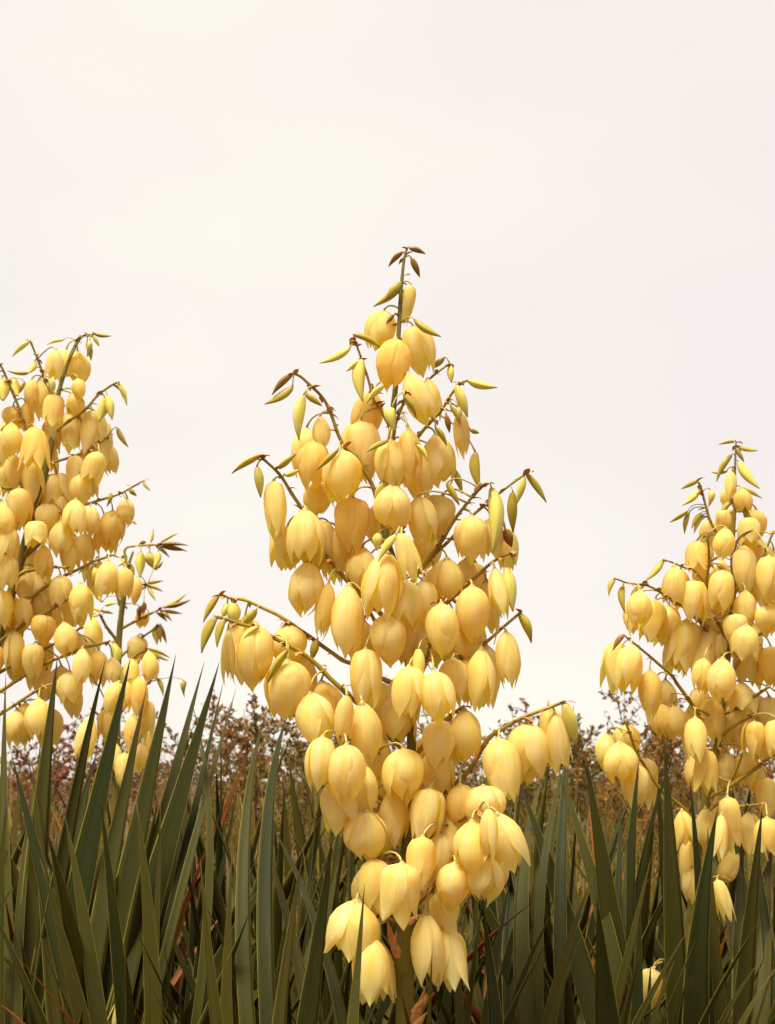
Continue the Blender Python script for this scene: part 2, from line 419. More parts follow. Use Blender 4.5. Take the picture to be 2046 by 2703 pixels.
        if dn.length > 1e-3:
            x = q0 @ Vector((1, 0, 0)); y = q0 @ Vector((0, 1, 0)); dn.normalize(); roll += math.atan2(dn.dot(y), dn.dot(x))
        b.rotation_quaternion = q0 @ Quaternion((0, 0, 1), roll); b.scale = (W, W, L)
        obj('pedicel', mb.mesh('pedicel', [M['pedicel']]), s.root, s.local(A))
    def finish(s):
        if s.bracts.v: tag(obj('bract_tufts', s.bracts.mesh('bracts', [M['bract']]), s.root), kind='stuff')

# ---------------------------------------------------------------- leaves
def leaf_sweep(mb_pts, width, face, twist=0.0, gutter=0.22, thick=0.0022, n=15):
    """sword leaf: mb_pts = bezier (base, control, tip), width = widest part, face = direction the upper side looks"""
    P0, P1, P2 = mb_pts; mb = MB(); prof = [(0, .62), (.15, .78), (.35, .97), (.5, 1.0), (.64, .87), (.77, .60), (.87, .35), (.95, .13), (1.0, .008)]
    for i in range(n):
        t = (i / (n - 1)) ** 0.85
        p = P0 * (1 - t) ** 2 + P1 * 2 * t * (1 - t) + P2 * t * t
        d = ((P1 - P0) * 2 * (1 - t) + (P2 - P1) * 2 * t).normalized()
        fz = face - d * face.dot(d); fz.normalize(); sx = d.cross(fz)
        q = Quaternion(d, twist * t); fz = q @ fz; sx = q @ sx
        w = width / 2 * lerp_tab(prof, t)
        row = [(-1, gutter), (-.55, gutter * .35), (0, 0), (.55, gutter * .35), (1, gutter), (.5, gutter * .28 - thick / max(w, 1e-4) * .8), (0, -thick / max(w, 1e-4)), (-.5, gutter * .28 - thick / max(w, 1e-4) * .8)]
        for k, (a, b) in enumerate(row):
            mb.v.append(tuple(p + sx * (a * w) + fz * (max(b, -0.5) * w))); mb.uv.append(((a + 1) / 2, t))
    for i in range(n - 1):
        for k in range(8):
            a = i * 8 + k; b = i * 8 + (k + 1) % 8
            mb.f.append((a, b, b + 8, a + 8)); mb.m.append(0)
    mb.f.append(tuple((n - 1) * 8 + k for k in range(8))); mb.m.append(0)
    return mb
LEAFV = {}
for mk in ('leaf', 'leaf_warm', 'leaf_dry'):
    for i in range(7):
        r_ = random.Random(i + 40); bend = (0.02, 0.10, -0.06, 0.16, 0.26, 0.05, 0.12)[i] if mk != 'leaf_dry' else (0.3, 0.5, 0.2, 0.6, 0.4, .5, .3)[i]
        mb = leaf_sweep((Vector((0, 0, 0)), Vector((0, 0, 0.55)), Vector((bend, (.03, -.05, .08, -.10, .04, .20, -.22)[i], 1.0))), 0.066 if mk != 'leaf_dry' else 0.04, Vector((-1, 0, 0.2)), r_.uniform(-0.7, 0.7), 0.25, 0.003, 15)
        LEAFV[mk, i] = mb.mesh('leaf', [M[mk]])
def rosette(root, n, Lm, tmin, tmax, seed, warm=0.25, dry=0.06, az=None, wsc=1.0, spread=0.05):
    r = random.Random(seed)
    for k in range(n):
        f = (k + r.random()) / n
        tilt = R(tmin + (tmax - tmin) * f ** 1.2 + r.gauss(0, 3)); a = k * 2.39996 + r.uniform(-.4, .4)
        if az is not None: a = r.uniform(*az)
        x = r.random(); mk = 'leaf_dry' if x < dry + (0.12 if f > .8 else 0) else 'leaf_warm' if x < dry + warm else 'leaf'
        L = Lm * r.uniform(0.74, 1.1) * (1 - 0.12 * f)
        o = obj('leaf', LEAFV[mk, r.randrange(7)], root, Vector((math.cos(a), math.sin(a), 0)) * (spread * f) + Vector((0, 0, -0.01 - 0.03 * f)))
        o.rotation_mode = 'QUATERNION'
        o.rotation_quaternion = Quaternion((0, 0, 1), a) @ Quaternion((0, 1, 0), tilt) @ Quaternion((0, 0, 1), r.gauss(0, 0.45))
        w = r.uniform(0.75, 1.15) * wsc; o.scale = (L, 0.75 * w, L) if False else (L * w * 0.95, L * w * 0.95, L)
def hand_leaf(root, base, Y, tip, low, wpx, mk='leaf', yaw=None, dt=0.0, seed=0):
    """leaf of a rosette whose visible run goes from pixel low up to pixel tip, standing Y metres away"""
    r = random.Random(seed * 13 + int(tip[0]) + int(tip[1]))
    T = at(tip[0], tip[1], Y + dt + r.uniform(-.03, .03)); Lw = at(low[0], low[1], Y)
    ext = Lw + (Lw - T) * max(0.0, (Lw.z - 0.04) / max(1e-3, (T.z - Lw.z)))
    B = Vector(base); off = ext - B; off.z = 0
    if off.length > 0.10: off *= 0.10 / off.length
    P0 = B + off
    # bezier through the low point
    ra, rb = (Lw - P0).length, (T - Lw).length; t = min(0.78, max(0.3, ra / (ra + rb))); P1 = (Lw - P0 * (1 - t) ** 2 - T * t * t) / (2 * t * (1 - t))
    yaw = r.uniform(-0.6, 0.6) if yaw is None else yaw
    face = Quaternion((0, 0, 1), yaw) @ Vector((0, -1, 0.15))
    w = wpx * Y / F_PX / math.cos(yaw * 0.8)
    org = Vector(root.location)
    mb = leaf_sweep((P0 - org, P1 - org, T - org), w, face, r.uniform(-0.5, 0.5), r.uniform(0.15, 0.4), 0.0026, 18)
    obj('leaf', mb.mesh('leaf', [M[mk]]), root)

# ================================================================ the flowering yucca in the middle
Y0 = 1.60
c0 = at(1069, 2703, Y0)
main = Plant('yucca_plant', 'tall cream-yellow flowering yucca whose open panicle rises highest against the sky', 'yucca', 'flowering yuccas', Y0, (c0.x, Y0, 0.0))
main.stalk([(1069, 2703), (1070, 2470), (1076, 2300), (1075, 2150), (1087, 1930), (1076, 1700), (1042, 1500), (1016, 1390), (1032, 1150), (1046, 1000), (1052, 890), (1058, 780), (1066, 690), (1076, 652)],
           [50, 44, 34, 28, 26, 25, 24, 23, 18, 15, 13, 11, 8, 5], (c0.x, Y0, 0.0))
for px, d0, d1, w0, w1 in (
    ([(1050, 1090), (1095, 1040), (1130, 1000), (1186, 960)], 0, 1, 8, 6),
    ([(1030, 1250), (1080, 1180), (1130, 1120), (1165, 1080), (1195, 1038), (1215, 1012), (1236, 1004)], 0, -5, 11, 6),
    ([(1018, 1400), (985, 1290), (942, 1212), (905, 1178), (872, 1090), (850, 1045), (800, 1000), (770, 987)], 0, -4, 13, 7),
    ([(1060, 1680), (935, 1548), (856, 1455), (800, 1345), (745, 1262), (690, 1204)], 0, -6, 15, 7),
    ([(1060, 1600), (1105, 1510), (1160, 1436), (1210, 1360), (1246, 1310), (1286, 1276)], 0, -4, 14, 6),
    ([(1110, 1505), (1190, 1420), (1258, 1352), (1298, 1315), (1352, 1275), (1396, 1244)], -1, -2, 9, 6),
    ([(1076, 1760), (1120, 1660), (1182, 1590), (1245, 1530), (1300, 1484), (1352, 1456)], 0, -3, 16, 6),
    ([(1085, 1860), (1150, 1790), (1210, 1745), (1275, 1700), (1302, 1680), (1376, 1616)], 0, -3, 13, 7),
    ([(1082, 2190), (1130, 2140), (1180, 2092), (1240, 2030), (1285, 1952), (1330, 1922), (1400, 1886), (1492, 1848)], 0, -6, 16, 8),
    ([(1085, 1995), (1040, 1950), (985, 1890), (900, 1818), (812, 1732), (760, 1706), (690, 1665), (625, 1645), (565, 1625)], 0, -9, 17, 8),
    ([(1080, 1830), (1010, 1790), (940, 1755), (890, 1735), (790, 1660), (760, 1640), (660, 1590), (610, 1580), (580, 1570)], 0, -3, 14, 7),
    ([(1040, 1160), (1010, 1090), (985, 1050), (966, 980), (946, 920), (936, 890)], 0, -2, 9, 5),
    ([(1036, 1180), (1042, 1130), (1062, 1070), (1070, 1035)], -0.5, -8, 10, 6),
    ([(1072, 2450), (1012, 2420), (972, 2378), (952, 2362)], 0, -7, 11, 8),
    ([(1078, 2430), (1105, 2390), (1145, 2335), (1192, 2275)], 0, -6, 14, 9),
    ([(1078, 1740), (1010, 1670), (975, 1610), (960, 1570)], 0, -5, 12, 7),
    ([(1085, 1900), (1105, 1800), (1130, 1715), (1160, 1590)], 0, -7, 13, 7),
    ([(1080, 2270), (1130, 2220), (1200, 2170), (1262, 2140)], 0, -9, 13, 8),
    ([(1080, 2080), (1030, 2010), (960, 1965), (905, 1945)], 0, -8, 13, 7),
    ([(1080, 2160), (1020, 2120), (960, 2080), (890, 2050)], 0, -6, 12, 7),
    ([(1075, 2330), (1040, 2290), (1000, 2262)], 0, -7, 11, 8),
    ([(1030, 1450), (1040, 1410), (1060, 1395)], 0, -8, 11, 7),
    ([(1060, 1620), (1060, 1540), (1075, 1520)], 0, -6, 11, 7),
    ([(1080, 2010), (1140, 1940), (1190, 1890), (1225, 1866)], 0, -4, 12, 7)):
    main.branch(px, d0, d1, w0, w1)
FM = [  # attach x, y, tip x, y, width, openness, depth in cm
 (1085, 752, 1070, 852, 40, .1, 0), (1012, 822, 988, 930, 74, .3, 2), (1045, 897, 1030, 1022, 90, .15, -3.5), (1092, 862, 1120, 988, 80, .3, 0.5),
 (1075, 985, 1128, 1112, 72, .3, -5), (1130, 1000, 1150, 1112, 52, .3, 0), (985, 1030, 962, 1150, 84, .3, 1.5), (950, 1112, 972, 1282, 92, .3, 0.5),
 (1032, 1163, 1035, 1288, 78, .3, -6.5), (1076, 1133, 1092, 1268, 56, .3, -7), (1150, 1148, 1160, 1280, 92, .3, -1.5), (1215, 1088, 1226, 1202, 50, .3, -3),
 (1104, 1195, 1106, 1318, 80, .3, -3), (828, 1163, 825, 1290, 86, .3, -3), (902, 1188, 905, 1328, 96, .15, -5), (845, 1098, 850, 1182, 44, .3, -2.5),
 (835, 1272, 840, 1362, 74, .3, 1), (930, 1312, 930, 1455, 94, .3, -3), (1036, 1277, 1046, 1402, 96, .1, -7), (1106, 1310, 1122, 1445, 68, .3, -5),
 (1168, 1308, 1150, 1428, 80, .45, 0), (1246, 1362, 1246, 1484, 86, .45, -3), (1296, 1368, 1302, 1475, 62, .6, -1.5), (806, 1343, 800, 1484, 92, .45, -5),
 (722, 1270, 736, 1422, 56, .3, -4.5), (770, 1388, 768, 1492, 78, .45, -2.5), (815, 1480, 800, 1618, 88, .1, -3.5), (890, 1393, 895, 1524, 68, .3, -1),
 (955, 1443, 955, 1565, 74, .3, -2), (1020, 1455, 1000, 1624, 98, .6, -8), (1060, 1408, 1096, 1548, 48, .1, -9.5), (1180, 1473, 1175, 1594, 88, .3, -1.5),
 (1232, 1473, 1226, 1574, 64, .45, 0.5), (1246, 1546, 1250, 1702, 90, .15, -4), (1305, 1498, 1326, 1632, 50, .3, -3), (1165, 1592, 1166, 1728, 86, .15, -8),
 (1070, 1533, 1080, 1668, 84, .3, -6), (1116, 1533, 1126, 1645, 66, .3, -3), (1026, 1620, 1030, 1758, 94, .15, -6.5), (922, 1543, 914, 1730, 88, .3, -4.5),
 (868, 1538, 850, 1686, 50, .1, -4), (1062, 1638, 1062, 1755, 74, .3, -3), (1108, 1638, 1112, 1760, 76, .45, -1), (676, 1648, 668, 1818, 96, .15, -7),
 (602, 1658, 601, 1804, 36, .1, -7), (760, 1743, 756, 1890, 108, .6, -8), (756, 1648, 770, 1750, 88, .3, -1.5), (965, 1713, 955, 1874, 74, .15, -5),
 (1080, 1758, 1075, 1894, 82, .45, -9), (1145, 1772, 1166, 1904, 84, .3, -9.5), (1195, 1738, 1202, 1856, 78, .3, -4), (1270, 1710, 1264, 1876, 74, .45, -4),
 (1335, 1667, 1346, 1812, 58, .3, -3), (1236, 1638, 1240, 1766, 80, .3, -1), (1226, 1872, 1220, 2006, 86, .3, -4), (1160, 1898, 1154, 2024, 84, .3, -5.5),
 (1150, 1984, 1166, 2110, 84, .45, -3.5), (1316, 1948, 1336, 2104, 94, .45, -5.5), (1390, 1908, 1390, 2044, 98, .45, -4.5), (1465, 1882, 1482, 2040, 58, .45, -5),
 (815, 1828, 848, 1970, 90, .3, -8), (916, 1834, 900, 1974, 48, .1, -9.5), (956, 1853, 966, 2010, 80, .3, -7), (986, 1928, 1006, 2056, 64, .45, -3),
 (852, 1943, 834, 2084, 76, .3, -10), (915, 1965, 915, 2110, 88, .3, -11.5), (962, 2018, 950, 2156, 76, .45, -8), (886, 2058, 890, 2200, 84, .45, -8),
 (1066, 1976, 1070, 2120, 98, .1, -6.5), (1040, 1838, 1046, 1960, 84, .45, -2), (1036, 2076, 1046, 2230, 68, .3, -4), (966, 2138, 970, 2272, 96, .1, -8),
 (1136, 2080, 1114, 2220, 84, .6, -6.5), (1180, 2118, 1186, 2285, 64, .45, -4), (1214, 2070, 1226, 2194, 80, .3, -6), (1276, 2074, 1280, 2194, 94, .15, -8),
 (1246, 2166, 1245, 2306, 88, .3, -11), (1290, 2133, 1284, 2270, 48, .1, -13), (1312, 2146, 1356, 2290, 82, .6, -10), (1282, 2254, 1274, 2386, 82, .1, -10),
 (1116, 2208, 1110, 2350, 76, .6, -9.5), (1166, 2198, 1160, 2336, 64, .45, -6), (1202, 2276, 1194, 2404, 88, .15, -9), (1172, 2338, 1176, 2464, 72, .6, -5.5),
 (985, 2266, 1000, 2416, 84, .45, -7.5), (1062, 2278, 1045, 2434, 94, .95, -11), (942, 2376, 930, 2520, 116, .8, -9), (978, 2470, 986, 2640, 88, .9, -9.5),
 (1004, 2486, 1008, 2630, 60, .9, -5), (1122, 2406, 1138, 2594, 84, .45, -9), (1180, 2448, 1196, 2604, 80, .9, -6),
 # further bells on the side of the panicle that faces away
 (1000, 1330, 1000, 1440, 84, .3, 5), (1120, 1400, 1125, 1500, 84, .3, 6), (960, 1640, 955, 1760, 84, .3, 5), (1160, 1640, 1165, 1760, 84, .3, 6),
 (1000, 1800, 1000, 1910, 84, .3, 6), (1120, 1950, 1125, 2060, 84, .3, 6), (1020, 2020, 1015, 2130, 80, .3, 6)]
def siblings(plant, L, frac, d0, d1, seed):
    """further bells hanging just behind those seen, on the far side of the panicle"""
    r = random.Random(seed)
    for f in L:
        if f[4] > 50 and r.random() < frac:
            dx, dy = r.choice((-1, 1)) * r.uniform(12, 38), r.uniform(-34, 30)
            base = f[6] if len(f) > 6 else 0
            plant.flower(f[0] + dx, f[1] + dy, f[2] + dx + r.uniform(-8, 8), f[3] + dy + r.uniform(-10, 10), f[4] * r.uniform(.85, 1.02), r.choice((.3, .5, .6)), min(7, max(base, -4) + r.uniform(d0, d1)))
for f in FM: main.flower(*f)
siblings(main, [f for f in FM if f[1] > 1050], 0.42, 2.5, 6, 3)
BP, BO, BB = 'bud_pale', 'bud_olive', 'bud_brown'
for b in ((1082, 656, 1124, 661, 14, BB, 0, 1), (1062, 667, 1018, 692, 15, BB, 0, 1), (1086, 682, 1111, 731, 17, BB, 0, 0), (1058, 748, 1013, 790, 22, BO, -1, 0), (1060, 752, 995, 818, 20, BO, 0, 3),
          (1096, 846, 1152, 898, 20, BO, -2, 3), (1040, 832, 1018, 852, 11, BB, 0, 0), (934, 884, 1016, 898, 17, BO, -3, 2), (922, 921, 852, 972, 20, BP, -2, 3), (948, 952, 913, 978, 14, BP, -2, 0),
          (955, 950, 930, 1058, 34, BP, -2, 1), (1172, 945, 1138, 971, 16, BO, 1, 0), (1190, 966, 1190, 1012, 18, BP, 1, 0), (1236, 1004, 1306, 1036, 22, BP, -5, 3), (1205, 1018, 1240, 1099, 26, BP, -5, 0),
          (1190, 1072, 1225, 1112, 14, BO, -4, 1), (1178, 1096, 1190, 1142, 15, BB, -4, 0), (1242, 1136, 1266, 1141, 12, BO, -3, 0), (1256, 1195, 1243, 1292, 26, BO, -3, 1), (1150, 1130, 1190, 1166, 16, BO, -5, 1),
          (1190, 1235, 1236, 1292, 20, BO, -1, 1), (1036, 1076, 1018, 1130, 34, BP, -9, 1), (1066, 1045, 1111, 1093, 16, BO, -9, 1), (1100, 1175, 1142, 1203, 14, BP, -8, 2), (1022, 1166, 962, 1183, 14, BO, -8.5, 1),
          (770, 990, 708, 1028, 18, BB, -4, 1), (772, 1023, 710, 1080, 21, BO, -4, 3), (800, 1046, 762, 1149, 31, BP, -4, 1), (807, 1040, 853, 1069, 17, BO, -4, 0), (688, 1203, 606, 1233, 18, BO, -6, 1),
          (678, 1233, 691, 1313, 24, BP, -6, 0), (735, 1236, 779, 1195, 17, BO, -5.5, 0), (755, 1256, 791, 1238, 15, BP, -5.5, 0), (892, 1188, 834, 1238, 16, BO, -7, 0), (1012, 1020, 960, 1048, 18, BP, -5, 1),
          (1015, 1276, 975, 1322, 20, BP, -7, 1), (1390, 1252, 1448, 1318, 18, BO, -2, 1), (1384, 1262, 1360, 1328, 20, BP, -2, 0), (1354, 1300, 1352, 1406, 26, BO, -2, 0), (1298, 1290, 1336, 1446, 38, BP, -3, 1),
          (1334, 1398, 1356, 1442, 26, BB, -2, 0), (1180, 1275, 1216, 1332, 17, BO, -4, 0), (1352, 1460, 1354, 1506, 10, BO, -3, 0), (1372, 1622, 1422, 1682, 24, BO, -3, 1), (1336, 1500, 1358, 1612, 32, BP, -3, 0),
          (1046, 1414, 985, 1470, 20, BP, -9.5, 1), (1000, 1408, 990, 1452, 26, BP, -7, 0), (577, 1572, 529, 1634, 18, BO, -3, 1), (570, 1630, 514, 1712, 25, BO, -9, 1), (592, 1636, 557, 1702, 19, BO, -9, 1),
          (614, 1592, 620, 1656, 34, BP, -3, 0), (600, 1594, 585, 1632, 18, BP, -3, 0), (676, 1612, 634, 1650, 22, BO, -3, 0), (682, 1655, 625, 1692, 16, BP, -8.5, 1), (758, 1718, 694, 1788, 21, BO, -9.5, 1),
          (838, 1690, 820, 1742, 21, BO, -3, 0), (1491, 1858, 1528, 1966, 34, BP, -6, 0), (1105, 1714, 1112, 1808, 31, BP, -9, 0), (1210, 1075, 1215, 1110, 14, BP, -5, 0), (1265, 1278, 1250, 1310, 14, BB, -4, 0)):
    main.bud(*b)
for i in range(34):
    q, r0 = main.nodes[main.r.randrange(len(main.nodes))]; main.bract(q, r0)
# larger dried sheaths low on the stalk
def dry_bract(plant, pts, w, dz):
    P = [at(x, y, plant.Y + dz / 100) for x, y in pts]; org = plant.base; Q = catmull(P, 4); mb = MB(); n = len(Q)
    for i, q in enumerate(Q):
        t = i / (n - 1); ww = w * plant.k * (0.35 + 0.65 * math.sin(math.pi * min(1, t * 0.8 + .15))) * (1 - t * t) + 0.0004
        for u in (-1, -.4, .4, 1):
            mb.v.append(tuple(q - org + Vector((u * ww * .5, (abs(u) - .5) * ww * .35, 0.15 * ww * math.sin(9 * t + u))))); mb.uv.append((u * .5 + .5, t))
    for i in range(n - 1):
        for j in range(3):
            a = i * 4 + j; mb.f.append((a, a + 1, a + 5, a + 4)); mb.m.append(0)
    obj('bract', mb.mesh('bract', [M['bract']]), plant.root)
for pts, w, dz in (([(1050, 2520), (1035, 2480), (1022, 2430)], 26, -2.5), ([(1050, 2530), (1040, 2500), (1048, 2455)], 20, -3), ([(1085, 2440), (1100, 2418), (1150, 2404)], 20, -3), ([(1060, 2290), (1040, 2275), (1022, 2272)], 14, -2.5),
                   ([(1092, 2700), (1105, 2660), (1125, 2600)], 24, -3), ([(1092, 2670), (1120, 2640), (1128, 2620)], 22, -3.5), ([(1092, 2720), (1110, 2690), (1132, 2668)], 22, -4), ([(1272, 2190), (1280, 2160), (1288, 2130)], 16, -12)):
    dry_bract(main, pts, w, dz)

# ================================================================ the flowering yucca at the left edge
Y1 = 2.20
c1 = at(-110, 2300, Y1)
left = Plant('yucca_plant', 'leaning flowering yucca crowded with small yellow bells above the tallest sword leaves', 'yucca', 'flowering yuccas', Y1, (c1.x - 0.06, Y1, 0.0))
left.stalk([(-110, 2300), (-60, 1950), (0, 1665), (36, 1545), (82, 1380), (130, 1195), (152, 1050), (182, 950), (212, 885)], [34, 32, 28, 24, 25, 20, 13, 10, 6], (c1.x - 0.06, Y1, 0))
for px, d0, d1, w0, w1 in (
    ([(146, 1090), (128, 1030), (105, 960), (80, 902)], 0, -3, 9, 5), ([(118, 1270), (98, 1220), (75, 1160), (54, 1090), (16, 992), (0, 962)], 0, -5, 10, 6), ([(146, 1140), (190, 1105), (226, 1080), (264, 1036), (314, 1008)], 0, -3, 10, 6),
    ([(130, 1220), (190, 1205), (246, 1180), (284, 1152)], 0, 0, 8, 5), ([(62, 1470), (110, 1430), (168, 1354), (260, 1322), (330, 1295), (378, 1270)], 0, -3, 12, 4), ([(80, 1385), (66, 1315), (50, 1268)], 0, -3, 9, 6),
    ([(10, 1640), (80, 1580), (150, 1530), (240, 1486), (300, 1466)], 0, -4, 12, 6), ([(-60, 1850), (0, 1823), (112, 1757), (195, 1720), (292, 1690)], 0, -5, 12, 6), ([(-60, 1930), (20, 1872), (76, 1836), (118, 1812)], 0, -4, 10, 6),
    ([(-10, 1700), (60, 1650), (150, 1600), (210, 1560)], 0, -6, 11, 6), ([(34, 1550), (-10, 1480), (-40, 1400)], 0, -4, 11, 6), ([(60, 1470), (90, 1430), (110, 1400)], 0, -6, 10, 6), ([(100, 1300), (20, 1290), (-30, 1270)], 0, -4, 9, 6),
    ([(20, 1600), (50, 1520), (110, 1500), (180, 1500)], 0, -6, 10, 6), ([(-40, 1800), (60, 1740), (160, 1690), (210, 1660)], 0, -3, 10, 6), ([(182, 950), (215, 890), (245, 882)], 0, -1, 7, 5)):
    left.branch(px, d0, d1, w0, w1)
F_LEFT = ((148, 922, 140, 992, 46), (205, 928, 205, 1002, 68), (105, 1000, 105, 1098, 46), (85, 1000, 80, 1068, 40), (145, 1043, 140, 1118, 54), (185, 1086, 188, 1178, 58), (138, 1108, 135, 1185, 52), (242, 1083, 245, 1188, 64),
          (195, 1033, 205, 1098, 46), (207, 1000, 210, 1052, 36), (35, 1073, 25, 1124, 50), (68, 1063, 65, 1134, 40), (30, 1116, 32, 1200, 58), (2, 1138, 2, 1224, 44), (92, 1128, 90, 1230, 60), (35, 1198, 40, 1286, 60), (82, 1220, 85, 1316, 55),
          (198, 1203, 205, 1295, 52), (262, 1193, 236, 1268, 54), (280, 1168, 300, 1244, 46), (150, 1253, 150, 1335, 72), (210, 1253, 215, 1326, 58), (200, 1318, 200, 1405, 58), (238, 1338, 240, 1414, 44), (298, 1348, 295, 1436, 64), (336, 1316, 328, 1380, 50),
          (125, 1328, 125, 1400, 58), (50, 1288, 60, 1386, 62), (5, 1328, 10, 1416, 60), (95, 1378, 95, 1436, 54), (20, 1383, 20, 1476, 62), (160, 1376, 160, 1466, 58), (225, 1408, 222, 1490, 50), (182, 1438, 185, 1510, 40), (80, 1423, 72, 1510, 44),
          (115, 1438, 118, 1520, 48), (15, 1463, 18, 1550, 58), (75, 1498, 75, 1586, 64), (160, 1518, 160, 1596, 55), (212, 1538, 212, 1626, 60), (285, 1478, 282, 1566, 60), (330, 1498, 325, 1570, 48), (110, 1558, 115, 1630, 68), (58, 1578, 60, 1656, 42),
          (5, 1558, 8, 1646, 52), (170, 1588, 175, 1656, 58), (40, 1666, 38, 1765, 50), (118, 1623, 115, 1700, 62), (168, 1643, 176, 1720, 58), (90, 1698, 85, 1776, 58), (45, 1728, 42, 1790, 52), (218, 1710, 212, 1796, 50), (262, 1718, 260, 1806, 54),
          (297, 1733, 302, 1804, 38), (125, 1768, 120, 1846, 54), (185, 1773, 185, 1856, 64), (190, 1818, 196, 1890, 50), (102, 1843, 100, 1936, 70), (45, 1873, 48, 1960, 62), (315, 1798, 292, 1876, 50), (285, 1868, 285, 1950, 48), (30, 1620, 30, 1700, 55), (-20, 1700, -18, 1780, 58), (-30, 1500, -28, 1580, 58))
for f in F_LEFT:
    left.flower(*f)
siblings(left, F_LEFT, 0.75, 1, 6, 4)
for b in ((78, 902, 25, 930, 14, BP), (165, 899, 125, 896, 10, BP), (248, 880, 291, 894, 11, BO), (246, 886, 264, 913, 10, BO), (222, 886, 250, 879, 9, BO), (230, 905, 251, 949, 15, BO), (237, 900, 240, 934, 14, BP), (75, 985, 20, 986, 11, BO), (66, 1010, 38, 1046, 12, BO), (92, 955, 85, 992, 17, BP),
          (314, 1012, 346, 1066, 14, BP), (310, 1016, 336, 1046, 7, BO), (310, 1130, 328, 1183, 14, BO), (200, 1040, 226, 1062, 9, BP), (202, 1090, 222, 1118, 9, BO), (378, 1272, 393, 1300, 8, BO), (345, 1290, 352, 1313, 13, BO), (350, 1372, 356, 1388, 8, BO), (290, 1305, 297, 1331, 12, BO),
          (276, 1050, 268, 1112, 30, BP), (284, 1046, 301, 1106, 22, BP), (40, 1000, 30, 1040, 26, BP), (5, 1000, 0, 1060, 40, BP), (238, 1490, 205, 1512, 9, BP), (232, 1500, 212, 1530, 16, BP), (250, 1500, 258, 1535, 18, BP), (130, 1000, 150, 1040, 20, BP)):
    left.bud(*b)

# ================================================================ the smaller yucca behind it, mostly in bud
Y4 = 2.75
c4 = at(300, 2300, Y4)
fourth = Plant('yucca_plant', 'smaller yucca behind the tall leaves with many thin brown-tipped buds still closed', 'yucca', 'flowering yuccas', Y4, (c4.x, Y4, 0.0))
fourth.stalk([(300, 2300), (306, 2000), (314, 1700), (326, 1580), (338, 1500), (352, 1455)], [26, 22, 16, 15, 9, 5], (c4.x, Y4, 0))
for px, d0, d1, w0, w1 in (
    ([(318, 1600), (290, 1510), (250, 1486)], 0, -3, 8, 5), ([(338, 1500), (330, 1450), (380, 1440), (428, 1438)], 0, 0, 7, 5), ([(318, 1660), (360, 1640), (395, 1622), (420, 1610)], 0, -2, 8, 5), ([(330, 1560), (360, 1545), (390, 1542)], 0, -2, 7, 4),
    ([(314, 1700), (285, 1660), (262, 1620)], 0, -3, 10, 6), ([(310, 1780), (360, 1730), (396, 1712)], 0, -3, 9, 5), ([(308, 1900), (350, 1840), (400, 1800)], 0, -3, 9, 5), ([(306, 1960), (270, 1900), (240, 1870)], 0, -3, 9, 5), ([(304, 2050), (350, 1980), (400, 1910)], 0, -3, 9, 5), ([(312, 1740), (380, 1680), (418, 1650)], 0, 0, 8, 4)):
    fourth.branch(px, d0, d1, w0, w1)
for f in ((245, 1628, 245, 1714, 44, .2), (365, 1678, 362, 1740, 56, .6), (362, 1523, 358, 1588, 32, .3), (378, 1612, 374, 1654, 34, .3), (345, 1738, 345, 1824, 44, .3), (392, 1718, 400, 1794, 42, .3), (330, 1798, 325, 1874, 44, .3), (366, 1788, 370, 1884, 46, .3), (386, 1848, 390, 1944, 44, .3), (350, 1888, 345, 1974, 42, .3),
          (300, 1958, 300, 2044, 44, .3), (330, 1988, 325, 2064, 44, .3), (370, 1958, 365, 2034, 42, .3), (240, 1888, 216, 2004, 46, .3), (402, 1928, 406, 2004, 36, .3), (325, 1500, 322, 1560, 40, .3)):
    fourth.flower(*f)
for b in ((428, 1436, 496, 1431, 9, BB), (430, 1440, 497, 1447, 9, BB), (425, 1442, 488, 1459, 8, BB), (412, 1442, 452, 1464, 9, BO), (425, 1432, 466, 1402, 8, BO), (398, 1432, 408, 1398, 8, BP), (384, 1432, 366, 1430, 10, BB), (372, 1458, 366, 1522, 24, BP), (395, 1458, 402, 1508, 26, BP), (418, 1458, 420, 1502, 17, BP), (412, 1500, 434, 1488, 9, BB),
          (432, 1605, 496, 1574, 10, BO), (436, 1602, 503, 1592, 12, BB), (430, 1612, 482, 1618, 9, BO), (424, 1615, 456, 1630, 10, BB), (415, 1618, 446, 1634, 9, BB), (388, 1540, 430, 1531, 9, BO), (392, 1546, 433, 1554, 9, BO), (385, 1552, 350, 1552, 9, BO), (390, 1548, 411, 1584, 10, BP), (372, 1600, 356, 1632, 14, BB), (380, 1590, 384, 1620, 12, BB), (420, 1650, 424, 1695, 12, BB), (424, 1650, 442, 1698, 10, BB), (412, 1652, 408, 1698, 18, BP),
          (398, 1714, 451, 1728, 9, BO), (396, 1718, 441, 1750, 9, BO), (392, 1720, 426, 1738, 9, BO), (262, 1614, 244, 1600, 8, BP), (262, 1620, 246, 1632, 8, BP), (266, 1612, 300, 1618, 8, BO), (280, 1600, 300, 1580, 12, BP), (270, 1590, 250, 1560, 9, BP), (300, 1694, 322, 1768, 30, BP), (350, 1700, 330, 1720, 9, BO), (345, 1490, 352, 1530, 14, BP), (335, 1470, 318, 1500, 12, BP),
          (300, 1500, 310, 1545, 12, BP), (350, 1800, 382, 1812, 10, BO), (310, 1830, 290, 1858, 10, BO), (370, 1740, 350, 1760, 10, BO), (415, 1790, 440, 1830, 11, BO), (490, 1800, 470, 1822, 16, BO)):
    fourth.bud(*b)

